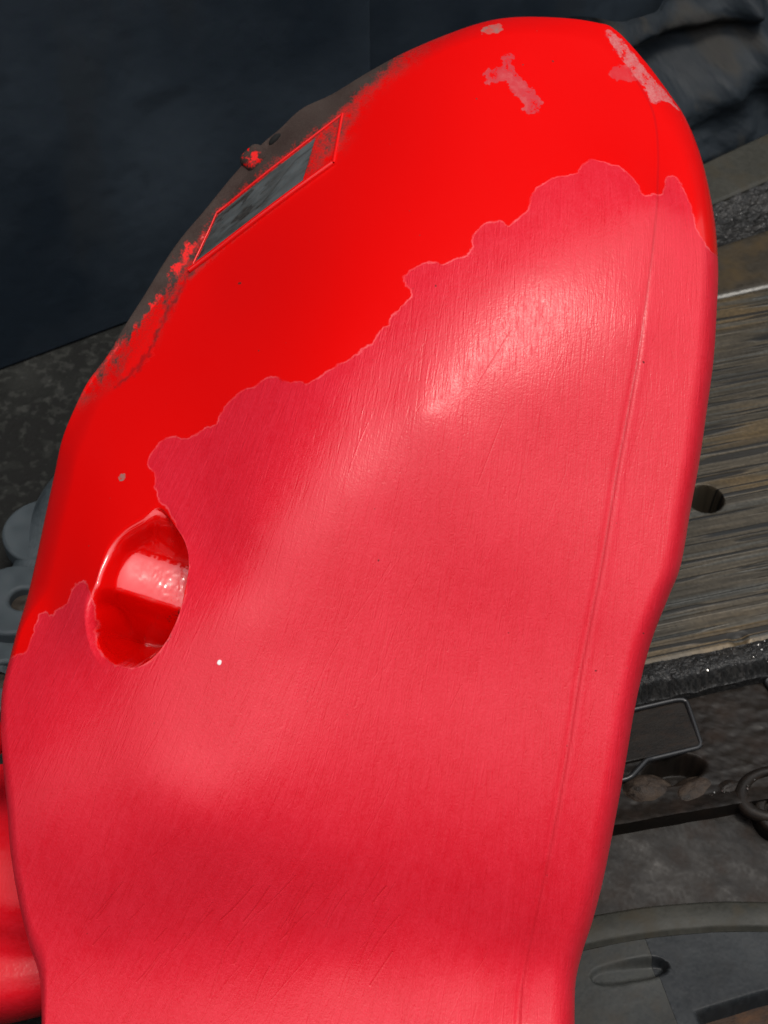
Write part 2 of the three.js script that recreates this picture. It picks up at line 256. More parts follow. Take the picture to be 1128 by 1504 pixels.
  // scratches: long fine strokes, following the way the panel was rubbed
  const R = rng(4242);
  const angle = (x, y) => THREE.MathUtils.degToRad(66 + 20 * smooth01(-150, 90, x));
  clear(128);
  const stroke = (x, y, a, len, bend, lw, v, al) => {
    ctx.globalAlpha = al; ctx.lineWidth = lw; ctx.strokeStyle = v ? '#fff' : '#000';
    const dx = Math.cos(a) * len / 2, dy = Math.sin(a) * len / 2;
    ctx.beginPath(); ctx.moveTo(X(x - dx), Y(y - dy)); ctx.quadraticCurveTo(X(x - dy * bend), Y(y + dx * bend), X(x + dx), Y(y + dy)); ctx.stroke();
  };
  for (let i = 0; i < 22000; i++) {
    const x = -240 + 440 * R(), y = -360 + 560 * R(), l = 4 + 26 * R() * R();
    stroke(x, y, angle(x, y) + (R() - .5) * .22, l, (R() - .5) * .1, .4 + .55 * R(), R() < .5, .16 + .34 * R());
  }
  for (let i = 0; i < 800; i++) { const x = -240 + 440 * R(), y = -360 + 540 * R(); stroke(x, y, angle(x, y) + (R() - .5) * 1.1, 6 + 26 * R() * R(), (R() - .5) * .25, .4 + .6 * R(), R() < .4, .12 + .25 * R()); }
  for (let i = 0; i < 80; i++) { const x = -180 + 330 * R(), y = -300 + 400 * R(); stroke(x, y, angle(x, y) - .15 + (R() - .5) * .7, 14 + 40 * R(), (R() - .5) * .2, .7 + .5 * R(), R() < .2, .3 + .35 * R()); }
  for (let i = 0; i < 46; i++) { const x = -170 + 170 * R(), y = -265 + 60 * R(); stroke(x, y, 1.05 + (R() - .5) * .5, 8 + 26 * R(), (R() - .5) * .3, 1.2 + 1.4 * R(), false, .35 + .4 * R()); }
  ctx.globalAlpha = 1; const scr = grab();
  const ragged = (src, amp, f, seed) => {   // flaking makes every edge uneven
    const o = new Uint8Array(W * H);
    for (let j = 0; j < H; j++) for (let i = 0; i < W; i++) {
      const x = i / sx, y = j / sy, dx = amp * ((fbm(x * f, y * f, 256, 256, 4, seed) - .5) * 2), dy = amp * ((fbm(x * f + 50, y * f + 50, 256, 256, 4, seed + 5) - .5) * 2);
      o[j * W + i] = src[Math.min(H - 1, Math.max(0, Math.round(j + dy * sy))) * W + Math.min(W - 1, Math.max(0, Math.round(i + dx * sx)))];
    }
    return o;
  };
  const wornR = ragged(worn, 1.5, .3, 31), lipR = ragged(lip, 1.5, .3, 31), scuffR = ragged(scuff, 2.6, .35, 41), edgeR = ragged(edgeWear, 2.6, .4, 41), greyR = ragged(grey, 2.6, .4, 45), rubR = ragged(rub, 6, .25, 51), grimeR = ragged(grime, 3, .3, 55);
  const wornSoft = blur(wornR, 1);
  const C = new Uint8Array(W * H * 4), Rg = new Uint8Array(W * H * 4), Sp = new Uint8Array(W * H * 4), B = new Float32Array(W * H * 4);
  const GLOSS = [.75, .0022, .0020], BARE = [.72, .0200, .042], BARE2 = [.62, .0090, .021];
  for (let j = 0; j < H; j++) for (let i = 0; i < W; i++) {
    const k = j * W + i, o = ((H - 1 - j) * W + i) * 4, x = i / sx, y = j / sy, by0 = TEX.y0 + TEX.h - y;   // mm from the sheet's corner
    const grain = vn(x * 1.15, y * 1.15, 256, 256, 1), grain2 = vn(x * 2.6, y * 2.6, 256, 256, 2), blotch = fbm(x * .045, y * .045, 256, 256, 4, 3), mid = fbm(x * .22, y * .16, 256, 256, 3, 6);
    const w = wornSoft[k] / 255, s = (scr[k] - 128) / 128;
    let c = GLOSS, r = .13 + .06 * blotch, h = .62 + .010 * vn(x * .16, y * .16, 256, 256, 9);
    // bare plastic: grained, and rubbed in long fine streaks
    const bx = x + TEX.x0, by = TEX.y0 + TEX.h - y, an = angle(bx, by), al = bx * Math.cos(an) + by * Math.sin(an) + 900, ac = -bx * Math.sin(an) + by * Math.cos(an) + 900;
    const streak = vn(al * .05, ac * 1.1, 256, 256, 13) * .6 + vn(al * .11, ac * 2.3, 256, 256, 14) * .4 - .5, fleck = vn(x * 3.6, y * 3.6, 256, 256, 15) - .5;
    const tone = clamp(.5 + (blotch - .5) * .35 + (mid - .5) * .3 + (grain - .5) * .35 + fleck * .5 + streak * .3 + s * .7);
    const bare = mix3(BARE2, BARE, tone);
    c = mix3(c, bare, w);
    r = mix(r, .355 + .08 * (mid - .5) + .10 * (grain - .5) + .1 * streak - .12 * s, w);
    h = mix(h, .40 + .055 * (grain - .5) + .055 * (grain2 - .5) + .04 * fleck + .05 * (mid - .5) + .06 * streak + .30 * s, w);
    if (lipR[k]) { const e = lipR[k] / 255 * clamp(mid * 1.5 - .25) * .75; c = mix3(c, [.80, .10, .12], e); r = mix(r, .35, e); h += .05 * e; }
    const sl = seamLine[k] / 255; if (sl > .01) { h -= .22 * sl; c = mix3(c, [.36, .006, .01], sl * mix(.18, .5, smooth01(-150, 60, by0))); }
    const gm = grimeR[k] / 255; if (gm > .01) { const t = gm * clamp(.2 + 1.2 * mid) * .9; c = mix3(c, [.10, .008, .010], t); r = mix(r, .6, t); h += .05 * t * grain; }
    const sc = scuffR[k] / 255;
    if (sc > 0) {
      const ew = edgeR[k] / 255, t = sc * clamp(smooth01(.22, .5, mid * .7 + grain * .3) * 1.05 + .1);
      c = mix3(c, mix3([.50, .032, .045], [.56, .20, .195], clamp(ew * (.15 + 1.1 * (grain2 * .5 + fleck * .6 + grain * .3)) + .22 * smooth01(.5, .8, mid) + .25 * (grain2 - .5))), .85 * t); r = mix(r, .5, t); h += .05 * t * (grain - .3);
    }
    const gy = greyR[k] / 255; if (gy > 0) { c = mix3(c, [.26, .17, .15], gy * clamp(.1 + mid + .5 * (grain - .5))); r = mix(r, .6, gy); }
    const d = dust[k] / 255 * (1 - clean[k] / 255);
    if (d > .002) {
      const core = dustCore[k] / 255, rb = rubR[k] / 255;
      let t = clamp(d * 1.15 * (.35 + core * .75) + (grain - .5) * .5 * d + (mid - .5) * .9 * d * (1.4 - core)) * (1 - w);
      t *= 1 - clamp(rb * 1.25 - .35 + (mid - .5) * 1.6 + (grain - .5) * 1.3 + (grain2 - .5) * .8) * smooth01(.05, .7, rb);
      c = mix3(c, mix3([.024, .021, .018], [.056, .050, .043], clamp(.5 + (blotch - .5) * 1.4 + (grain2 - .5) * .6)), .985 * clamp(t * 1.08)); r = mix(r, .9, clamp(t * 1.4)); h += .03 * t * (grain + grain2); r = mix(r, Math.max(r, .55), smooth01(.05, .5, rb));
    }
    const sp = specks[k] / 255; if (sp > 0) { c = mix3(c, [.05, .018, .015], sp * .85); r = mix(r, .8, sp); h += .04 * sp; }
    if (chip[k]) { const e = chip[k] / 255; c = mix3(c, [.82, .8, .78], e); h += .2 * e; }
    Sp[o] = Sp[o + 1] = Sp[o + 2] = 255; Sp[o + 3] = r > .54 ? 90 : 255 - 40 * w;   // chalky plastic and grime shine less than the coat
    C[o] = toS(c[0]); C[o + 1] = toS(c[1]); C[o + 2] = toS(c[2]); C[o + 3] = 255;
    Rg[o + 1] = 255 * clamp(r); Rg[o + 3] = 255; B[o] = B[o + 1] = B[o + 2] = clamp(h); B[o + 3] = 1;
  }
  return new THREE.MeshPhysicalMaterial({ map: dataTex(W, H, C, true, false), roughnessMap: dataTex(W, H, Rg, false, false), roughness: 1, bumpMap: dataTex(W, H, B, false, false), bumpScale: .0009, metalness: 0, specularIntensityMap: dataTex(W, H, Sp, false, false), side: THREE.DoubleSide });
}
const dentTable = polarTable(closedCurve(DENT, 8), CENTRE[0], CENTRE[1], 720, false);
function seamOffset(x, y) {   // signed distance across the moulding seam, positive on its right
  let best = 1e9, sign = 1;
  for (let i = 0; i + 1 < SEAM.length; i++) {
    const [ax, ay] = SEAM[i], [bx, by] = SEAM[i + 1], ux = bx - ax, uy = by - ay, t = Math.min(1, Math.max(0, ((x - ax) * ux + (y - ay) * uy) / (ux * ux + uy * uy)));
    const d = Math.hypot(x - ax - ux * t, y - ay - uy * t);
    if (d < best) { best = d; sign = (ux * (y - ay) - uy * (x - ax)) > 0 ? 1 : -1; }
  }
  return best * sign;
}
function front(x, y, th, r) {   // height with the pocket, the seam and small waviness
  let z = height(x, y);
  const R = look(dentTable.r, th), f = r / R;
  if (f < 1.3) {
    const side = smooth01(-.55, .25, Math.cos(th + .5));           // the right lip is crisp, the left one rolls in
    const dy = (y - CENTRE[1]) / 47, dx = x - CENTRE[0];
    // a shelf under the upper lip that turns down into the deep part
    const t = 1 - dy - .007 * dx, ripple = .35 * smooth01(-14, 8, dx) * (fbm(x * .34, y * .22, 256, 256, 2, 161) - .5);
    const floor = 5 - 15 * smooth01(0, .66, t) + 4.6 * smooth01(.5, 1.2, t) - 13 * smooth01(1.1, 1.45, t) - 42 * smooth01(1.15, 1.9, t) + 17 * smooth01(-8, -38, dx) ** 2 - .1 * dx + ripple;
    const into = mix(1 - smooth01(.6, 1.14, f), 1 - smooth01(.95, 1, f), side);
    z = mix(z, Math.min(z, floor), into);
  }
  const s = seamOffset(x, y);
  if (Math.abs(s) < 14) { const on = smooth01(150, 60, y) * .9 + .1; z -= on * (.9 * Math.exp(-(((s + 1) / 1.7) ** 2)) - .5 * Math.exp(-(((s - 2.5) / 2.6) ** 2))); }
  return z;
}
const tank = new THREE.Group(); tank.name = 'plastic_tank'; tank.position.copy(REST); tank.rotation.x = -PITCH; scene.add(tank);
tag(tank, 'large red plastic tank with flaking gloss coat and scratched side', 'tank');
const tankUV = (x, y) => [(x - TEX.x0) / TEX.w, (y - TEX.y0) / TEX.h];
const TANK_MAT = tankMaterial();
{
  const NA = 1440, fr = [];
  for (let i = 0; i <= 40; i++) fr.push(['d', i / 40 * .9]);           // pocket floor
  for (let i = 1; i <= 24; i++) fr.push(['d', .9 + i / 24 * .16]);      // its lip
  for (let i = 1; i <= 300; i++) fr.push(['s', i / 300]);              // out to the rim
  const mouth = fr.findIndex((q) => q[0] === 'd' && q[1] > .985), inIdx = [], NB = 46, rows = fr.length + NB, pos = new Float32Array((NA + 1) * rows * 3), uv = new Float32Array((NA + 1) * rows * 2), idx = [];
  const sinP = Math.sin(PITCH), cosP = Math.cos(PITCH);
  for (let a = 0; a <= NA; a++) {
    const th = a / NA * TAU, ct = Math.cos(th), st = Math.sin(th), R = look(rim.r, th), z0 = look(rim.e, th), D = look(dentTable.r, th), start = Math.min(.97 * R, D * 1.06), scale = start / (D * 1.06);
    for (let j = 0; j < rows; j++) {
      let x, y, z, r;
      if (j < fr.length) {
        const [kind, t] = fr[j];
        if (kind === 'd') r = D * t * scale; else { const q = t < .86 ? t / .86 * .93 : .93 + .07 * Math.sin((t - .86) / .14 * Math.PI / 2); r = mix(start, R, q); }
        x = CENTRE[0] + r * ct; y = CENTRE[1] + r * st; z = kind === 's' && t === 1 ? z0 : front(x, y, th, r);
      } else {                                                          // the back, out of sight, closing the body
        const t = (j - fr.length + 1) / NB; r = R * Math.cos(t * Math.PI / 2); x = CENTRE[0] + r * ct; y = CENTRE[1] + r * st;
        z = z0 - (95 + 25 * smooth01(-200, 250, y)) * Math.sin(t * Math.PI / 2);
        const world = 300 + y * cosP + z * sinP; if (world < 58) z += (58 - world) / sinP; z = Math.min(z, z0 - .5 * Math.sin(t * 1.57));
      }
      const k = j * (NA + 1) + a; pos.set([x / 1000, y / 1000, z / 1000], k * 3); uv.set(tankUV(x, y), k * 2);
      if (j && a < NA) { const q = k - NA - 1; (j <= mouth ? inIdx : idx).push(q, k, k + 1, q, k + 1, q + 1); }
    }
  }
  const g = new THREE.BufferGeometry(); g.setAttribute('position', new THREE.BufferAttribute(pos, 3)); g.setAttribute('uv', new THREE.BufferAttribute(uv, 2)); g.setIndex(inIdx.concat(idx)); g.computeVertexNormals(); g.setIndex(idx);
  const n = g.attributes.normal; for (let j = 0; j < rows; j++) { const a = j * (NA + 1), b = a + NA, v = [0, 1, 2].map((c) => n.array[a * 3 + c] + n.array[b * 3 + c]), l = Math.hypot(...v) || 1; for (let c = 0; c < 3; c++) n.array[a * 3 + c] = n.array[b * 3 + c] = v[c] / l; }
  const inner = g.clone(); inner.setIndex(inIdx);   // the pocket ends at its mouth
  mesh('body_shell', g, TANK_MAT, tank);
  const boostedGloss = TANK_MAT.clone(); Object.assign(boostedGloss, { ior: 1.65, clearcoat: .7, clearcoatRoughness: .04 });  // same coat, reflectance raised here to brighten the mirrored sky band
  mesh('finger_pocket', inner, boostedGloss, tank);
}
const onTank = (x, y, lift = 0) => { const e = .6, gx = (height(x + e, y) - height(x - e, y)) / (2 * e), gy = (height(x, y + e) - height(x, y - e)) / (2 * e), l = Math.hypot(gx, gy, 1); return [(x - gx / l * lift) / 1000, (y - gy / l * lift) / 1000, (height(x, y) + lift / l) / 1000]; };
{ // weathered label in a raised frame
  const quad = (q, u, v) => [mix(mix(q[0][0], q[1][0], u), mix(q[3][0], q[2][0], u), v), mix(mix(q[0][1], q[1][1], u), mix(q[3][1], q[2][1], u), v)];
  const paper = surface(256, 128, (u, v) => {
    const n = fbm(u * 8, v * 8, 8, 8, 4, 61), f = vn(u * 60, v * 60, 60, 60, 62), line = smooth01(.05, .0, Math.abs(v - .22 - .55 * smooth01(.55, .85, u) - .06 * (n - .5)) ) * smooth01(.15, .3, u);
    const blot = smooth01(.56, .66, fbm(u * 9 + 3, v * 7, 9, 7, 3, 64)) * smooth01(.75, .4, u);
    let c = mix3([.030, .036, .037], [.080, .095, .102], clamp(.5 + (n - .5) * 1.6 + .4 * (u - .5)));
    c = mix3(c, [.006, .006, .006], clamp(line * .55 * (.4 + n) + blot * .75));
    return { c: mix3(c, [.10, .08, .07], .3 * f), r: .7, h: n };
  }, .0002);
  const film = new THREE.MeshPhysicalMaterial({ color: new THREE.Color().setRGB(.74, .004, .004), roughness: .3, side: THREE.DoubleSide });
  const geos = [];
  for (const [a, b, rad] of [[0, 1, 2.1], [1, 2, 1.1], [2, 3, .9], [3, 0, .7]]) {
    const p = LABEL_FRAME[a], q = LABEL_FRAME[b], pts = [];
    for (let i = 0; i <= 12; i++) pts.push(new THREE.Vector3(...onTank(mix(p[0], q[0], i / 12), mix(p[1], q[1], i / 12), rad * .3)));
    geos.push(new THREE.TubeGeometry(new THREE.CatmullRomCurve3(pts), 40, rad / 1000, 8));
  }
  const rimmed = mesh('label_frame', mergeGeometries(geos), film, tank);
  mesh('label', gridGeometry(40, 16, (u, v) => onTank(...quad(LABEL, u, v), .45)), paper, rimmed);
  // small moulded lug at the edge, its top rubbed clean, and a solid black ball painted as the shade in the hole beside it
  const lug = new RoundedBoxGeometry(.018, .015, .018, 5, .0055); const [lx, ly] = LUG; const lp = onTank(lx, ly, -4); lug.rotateZ(.75);
  const p = lug.attributes.position, uv = lug.attributes.uv; for (let i = 0; i < uv.count; i++) uv.setXY(i, ...tankUV(lx + p.getX(i) * 1000, ly + p.getY(i) * 1000));
  mesh('lug', lug, TANK_MAT, tank).position.set(lp[0], lp[1], lp[2]);
  const vp = onTank(...VENT, .15), hole = mesh('vent_dark_ball', new THREE.SphereGeometry(.0035, 16, 10), new THREE.MeshStandardMaterial({ color: 0x050505, roughness: .9 }), tank);
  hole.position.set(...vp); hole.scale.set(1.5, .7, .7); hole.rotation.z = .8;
}
{ // the lower lobe of the moulding, behind the front's left edge
  const red = surface(512, 512, (u, v) => { const m = fbm(u * 8, v * 16, 8, 16, 4, 71), g = vn(u * 120, v * 120, 120, 120, 72); return { c: mix3([.60, .004, .010], [.66, .012, .024], clamp(m + (g - .5) * .5)), r: .26 + .2 * (m - .5), h: .5 * m + .2 * g }; }, .0004);
  const prof = [[-176, -118], [-186, -88], [-198, -64], [-212, -50], [-226, -41], [-238, -37], [-250, -40], [-262, -47], [-272, -49], [-284, -43], [-296, -41], [-308, -48], [-320, -66], [-328, -94], [-332, -128]].map(([y, z]) => new THREE.Vector3(0, y, z));
  const line = new THREE.CatmullRomCurve3(prof);
  const pt = (u, v) => { const q = line.getPoint(v), k = Math.sin(Math.PI * clamp((u - .0) / 1)), x = mix(-300, -140, u); const edge = 1 - Math.pow(Math.abs(2 * u - 1), 6); return [x / 1000, (q.y + 6 * Math.sin(u * 5 + v * 4) + 14 * (u - .4)) / 1000, (mix(-110, q.z - 8 + 3 * Math.sin(u * 7 + v * 9), edge)) / 1000]; };
  const f = gridGeometry(60, 90, pt), b = gridGeometry(20, 20, (u, v) => { const a = pt(u, v); return [a[0], a[1], Math.min(a[2], -.1) - .03]; });
  mesh('lower_lobe', mergeGeometries([f, b]), red, tank);
  const stub = new THREE.CapsuleGeometry(.014, .05, 8, 24); stub.rotateZ(Math.PI / 2 + .1);
  mesh('handle_stub', stub, red, tank).position.set(-.266, -.139, -.025);
}

// ---------------------------------------------------------------- engine casting on the right
const rusty = (seed, dark, pale, rust, amount, rough, bump, metal = 0) => surface(384, 384, (u, v) => {
  const l = fbm(u * 5, v * 5, 5, 5, 5, seed), m = fbm(u * 16, v * 16, 16, 16, 4, seed + 9), g = vn(u * 110, v * 110, 110, 110, seed + 17);
  let c = mix3(dark, pale, clamp(.5 + (l - .5) * 1.8 + (g - .5) * .5)); c = mix3(c, rust, clamp((m - .5) * 2.4 + amount - .3) * clamp(amount * 2));
  return { c, r: rough + .25 * (m - .5) + .12 * (g - .5), h: .4 * m + .3 * g + .3 * l };
}, bump, { metalness: metal });
const M = {
  olive: rusty(81, [.0275, .0275, .0231], [.0468, .0457, .0385], [.0468, .0374, .0231], .35, .55, .0003),
  brown: rusty(82, [.0275, .0226, .0165], [.0523, .0440, .0330], [.0605, .0413, .0193], .45, .55, .0003),
  dark: rusty(83, [.0075, .0060, .0050], [.0150, .0118, .0095], [.026, .015, .0095], .3, .48, .0002),
  grey: rusty(84, [.0220, .0242, .0237], [.0429, .0440, .0407], [.0440, .0363, .0264], .25, .5, .0003),
  blue: rusty(85, [.0121, .0138, .0154], [.0286, .0314, .0330], [.0275, .0248, .0220], .15, .45, .0003),
  rust: rusty(86, [.0220, .0121, .0077], [.0468, .0275, .0176], [.0660, .0330, .0165], .5, .7, .0006),
  wire: new THREE.MeshPhysicalMaterial({ color: new THREE.Color().setRGB(.02, .02, .021), roughness: .33, metalness: .3 }),
};
M.cast = surface(512, 512, (u, v) => {
  const a = vn(u * 70, v * 70, 70, 70, 91), b = vn(u * 150, v * 150, 150, 150, 92), l = fbm(u * 8, v * 8, 8, 8, 4, 93);
  return { c: mix3([.016, .016, .016], [.050, .047, .044], clamp((a - .35) * .9 + (l - .5))), r: .34 + .3 * b, h: .55 * a + .35 * b };
}, .0011, { metalness: .15, specularIntensity: .6 });
M.machined = surface(2048, 2048, (u, v) => {
  const q = v + .0015 * (vn(u * 2, v * 5, 2, 5, 101) - .5), a = vn(u * 1, q * 50, 1, 50, 102), b = vn(u * 3, q * 150, 3, 150, 103), d = vn(u * 4, q * 250, 4, 250, 104), e = vn(u * 20, q * 256, 20, 256, 108), l = fbm(u * 4, v * 5, 4, 5, 4, 105), g = vn(u * 250, v * 250, 250, 250, 106), p = fbm(u * 7, v * 40, 7, 40, 3, 107);
  let c = mix3([.048, .042, .032], [.104, .087, .063], clamp(.5 + (a - .5) * .8 + (l - .5) * 1.0 + (d - .5) * .8 + (e - .5) * .6));
  c = mix3(c, [.150, .096, .038], smooth01(.46, .66, l) * smooth01(.38, .7, p) * .5);
  const groove = clamp(smooth01(.73, .80, a) * .45 + smooth01(.72, .79, b) * smooth01(.30, .52, p) + smooth01(.76, .84, d) * .9);
  c = mix3(c, [.010, .0125, .015], groove * .88);
  c = mix3(c, [.085, .090, .086], smooth01(.28, .18, b) * .5);
  return { c: mix3(c, [.02, .017, .013], (g - .5) * .5 + .12), r: .46 + .2 * (b - .5), h: .75 - .6 * groove + .15 * (e - .5) };
}, .0009, { metalness: .25, specularIntensity: .7 });

const casting = new THREE.Group(); casting.name = 'engine_casting'; casting.rotation.y = THREE.MathUtils.degToRad(14); scene.add(casting);
tag(casting, 'heavy rust stained steel engine casting with a machined face, beside the tank', 'engine casting');
const jag = (x, z, f, s) => (fbm(x * f + 40, z * f + 40, 256, 256, 3, s) - .5);
// one band of the casting: its top surface between two edges, with a front face down to the ground
function band(name, material, zA, zB, nz, x0, x1, nx, top, tile, parent = casting) {
  const P = (u, v) => { const x = mix(x0, x1, u), a = zA(x), b = zB(x), z = mix(a, b, v); return [x, top(x, z, v), z]; };
  const uvAt = (u, v, p) => [p[0] / tile, p[2] / tile];
  const up = gridGeometry(nx, nz, (u, v) => P(u, v), uvAt);
  const skirt = (v, dz) => gridGeometry(nx, 6, (u, w) => { const p = P(u, v); return [p[0], mix(p[1], .0005, w), p[2] + dz * w]; }, (u, w, p) => [p[0] / tile, (p[1] + p[2]) / tile]);
  const side = (u) => gridGeometry(nz, 2, (v, w) => { const p = P(u, v); return [p[0], mix(p[1], .0005, w), p[2]]; }, (v, w, p) => [p[2] / tile, p[1] / tile]);
  return mesh(name, mergeGeometries([up, skirt(1, .0008), skirt(0, .0005), side(0), side(1)]), material, parent);
}
const ln = (a, b, x0) => (x) => a + b * (x - x0);
const b0 = ln(-.567, -.373, .479), b1 = ln(-.504, -.32, .46), b2 = ln(-.441, -.2, .435), b3 = ln(-.372, -.06, .404), off = (f, d) => (x) => f(x) + d;
const XL = .02, XR = .72;
const bevel = (v, e = .02, h = .0012) => -h * (smooth01(e, 0, v) + smooth01(1 - e, 1, v));
band('far_ledge', M.olive, b0, b1, 30, XL, XR, 140, (x, z, v) => .052 + bevel(v, .04, .002), .3);
band('rough_band', M.cast, b1, b2, 60, XL, XR, 400, (x, z, v) => .0485 - .004 * Math.sin(v * Math.PI) + .006 * jag(x, z, 130, 4) + .004 * jag(x, z, 330, 5), .12);
band('brown_ledge', M.brown, b2, off(b3, -.005), 24, XL, XR, 140, (x, z, v) => .052 + bevel(v, .03), .3);
band('bright_edge', new THREE.MeshPhysicalMaterial({ color: new THREE.Color().setRGB(.22, .21, .19), roughness: .35, metalness: .3, side: THREE.DoubleSide }), off(b3, -.0048), off(b3, -.0002), 8, XL, XR, 500, (x, z, v) => .0525 + .0012 * Math.sin(v * 3.14) + .0012 * jag(x, z, 300, 8), .3);
// the machined face with a drilled hole and a shallow dimple
const HOLE = [.304, -.153, .0135], DIMPLE = [.277, -.019];
band('machined_face', M.machined, b3, ln(-.013, .0, 0), 300, .16, .5, 300, (x, z, v) => {
  const d = Math.hypot(x - HOLE[0], z - HOLE[1]), e = Math.hypot((x - DIMPLE[0]) / 1.2, z - DIMPLE[1]);
  return .052 + bevel(v, .01) - .034 * smooth01(HOLE[2] + .0012, HOLE[2] - .0016, d) - .003 * smooth01(.008, .002, e) + .0004 * jag(x * .1, z, 160, 12);
}, .46);
band('rough_ridge', M.cast, ln(-.0128, 0, 0), ln(.012, 0, 0), 34, XL, .5, 420, (x, z, v) => .052 + .0035 * Math.sin(v * Math.PI) - .010 * smooth01(.66, 1, v) + .0045 * jag(x, z, 90, 21) + .0018 * jag(x, z, 300, 22), .12);
const b6 = ln(.098, .06, .134), rimCurve = (a) => (x) => a + 1.1 * Math.max(0, Math.min(x, .34) - .09) ** 2, b7 = rimCurve(.154), b8 = rimCurve(.176);
band('recess_floor', M.dark, ln(.0122, 0, 0), b6, 80, XL, .5, 260, (x, z, v) => {
  const pit = smooth01(.02, .012, Math.hypot((x - .196) / 1.25, (z - .066) / .62));   // dark gap below the raised frame
  return .034 - .022 * pit + .003 * jag(x, z, 40, 31) + .0015 * jag(x, z, 200, 32) + .003 * smooth01(.85, 1, v);
}, .25);
band('lower_step', M.dark, off(b6, .0003), off(b7, -.0003), 40, XL, .5, 140, (x, z, v) => .022 - .012 * v + .002 * jag(x, z, 60, 33), .22);
band('rounded_rim', M.olive, b7, b8, 24, XL, .5, 140, (x, z, v) => .030 + .002 * Math.sin(v * Math.PI) + bevel(v, .12, .003) + .001 * jag(x, z, 90, 34), .2);
const deck = (x, z, v) => {
  const sx = (x - .116) / .0255, sl = sx * sx < 1 ? Math.abs(z - .197 - .05 * (x - .116)) / Math.sqrt(1 - sx ** 4) : 1;
  const pr = Math.max(Math.abs(x - .226) - .076, Math.abs(z - .283) - .050 + .05 * Math.max(0, .19 - x));
  return .027 - (.003 + .006 * smooth01(.095, .135, x)) * smooth01(.0085, .0035, sl) - .016 * smooth01(.003, -.005, pr) + .0012 * jag(x, z, 50, 35);
};
band('front_deck', M.grey, off(b8, .0003), ln(.40, 0, 0), 200, XL, .134, 120, deck, .2);
band('front_deck_stain', M.blue, off(b8, .0003), ln(.40, 0, 0), 200, .1342, .5, 220, deck, .2);
mesh('recess_rust', new THREE.BoxGeometry(.148, .003, .096), M.rust, casting).position.set(.226, .0125, .283);
{ // raised bead frames
  const frame = (name, corners, y, rad) => {
    const pts = [], n = corners.length;
    for (let i = 0; i < n; i++) { const a = corners[(i + n - 1) % n], b = corners[i], c = corners[(i + 1) % n]; for (const t of [0, .5, 1]) { const k = .1; const p = [b[0] + (a[0] - b[0]) * k * (1 - t) ** 2 + (c[0] - b[0]) * k * t * t, b[1] + (a[1] - b[1]) * k * (1 - t) ** 2 + (c[1] - b[1]) * k * t * t]; pts.push(new THREE.Vector3(p[0], y + .0015 * Math.sin(i * 2 + t), p[1])); } }
    return mesh(name, new THREE.TubeGeometry(new THREE.CatmullRomCurve3(pts, true, 'catmullrom', .15), 160, rad, 10, true), M.wire, casting);
  };
  frame('raised_frame', [[.120, .014], [.225, .0125], [.222, .053], [.180, .0545], [.163, .066], [.118, .066]], .0362, .0021);
  frame('raised_frame', [[.288, .010], [.40, .006], [.40, .05], [.296, .052]], .0362, .0021);
  mesh('frame_plate', new RoundedBoxGeometry(.104, .004, .040, 3, .001), M.dark, casting).position.set(.172, .0345, .033);
  const lump = (name, x, y, z, sx, sy, sz, turn, mat) => {
    const g = new THREE.IcosahedronGeometry(1, 20), p = g.attributes.position;
    for (let i = 0; i < p.count; i++) { const v = new THREE.Vector3().fromBufferAttribute(p, i), k = 1 + .28 * (fbm(v.x * 1.1 + 9 + x * 90, v.y * 1.3 + v.z + 9, 256, 256, 4, 41) - .5); p.setXYZ(i, v.x * sx * k, v.y * sy * k, v.z * sz * k); }
    g.rotateY(turn); g.computeVertexNormals(); const m = mesh(name, g, mat, casting); m.position.set(x, y, z); return m;
  };
  const tan = rusty(87, [.010, .0075, .006], [.045, .032, .024], [.060, .043, .031], .4, .55, .0005);
  lump('cast_lump', .172, .024, .075, .021, .015, .014, -.25, tan); lump('cast_lump', .204, .021, .084, .025, .015, .014, .3, tan); lump('cast_lump', .230, .024, .089, .016, .012, .010, .1, M.dark);
  { // bright turnings and flakes lying in patches along the rough edges
    const r = rng(611), list = [];
    for (let k = 0; k < 70; k++) {
      const kind = r(), cx = kind < .25 ? mix(.42, .58, r()) : mix(.19, .33, r()), cz = kind < .25 ? mix(b1(cx), b2(cx), .15 + .7 * r()) : kind < .8 ? -.011 + .017 * r() : .088 + .006 * r(), m = 2 + Math.floor(9 * r() * r());
      for (let q = 0; q < m; q++) {
        const x = cx + .022 * (r() + r() - 1), z = cz + .005 * (r() + r() - 1);
        list.push([x, kind < .25 ? .0505 : kind < .8 ? .0553 : .0372, z, .35 + 1.0 * r() * r()]);
      }
    }
    const fl = new THREE.InstancedMesh(new THREE.TetrahedronGeometry(.0009), new THREE.MeshStandardMaterial({ color: new THREE.Color().setRGB(.5, .48, .45), metalness: .9, roughness: .3 }), list.length), o = new THREE.Object3D();
    list.forEach(([x, y, z, k], i) => { o.position.set(x, y + .001 * (r() - .5), z); o.rotation.set(r() * 6, r() * 6, r() * 6); o.scale.set(k * 1.6, k * .7, k); o.updateMatrix(); fl.setMatrixAt(i, o.matrix); });
    fl.name = 'metal_flakes'; fl.userData.kind = 'stuff'; fl.castShadow = true; casting.add(fl);
  }
  // bolt boss at the right with its arched rim
  const arch = new THREE.TorusGeometry(.021, .0048, 14, 64, Math.PI * 1.7); arch.rotateX(-Math.PI / 2); arch.rotateY(-1.1); arch.scale(1.15, 1, .85);
  mesh('boss_arch', arch, M.dark, casting).position.set(.258, .033, .101);
  const boss = new THREE.LatheGeometry([[0, 0], [.019, 0], [.019, .012], [.017, .0145], [.0125, .015], [.0115, .013], [.0115, .010], [0, .010]].map((q) => new THREE.Vector2(...q)), 48);
  const bossMesh = mesh('bolt_boss', boss, M.dark, casting); bossMesh.position.set(.258, .020, .114);
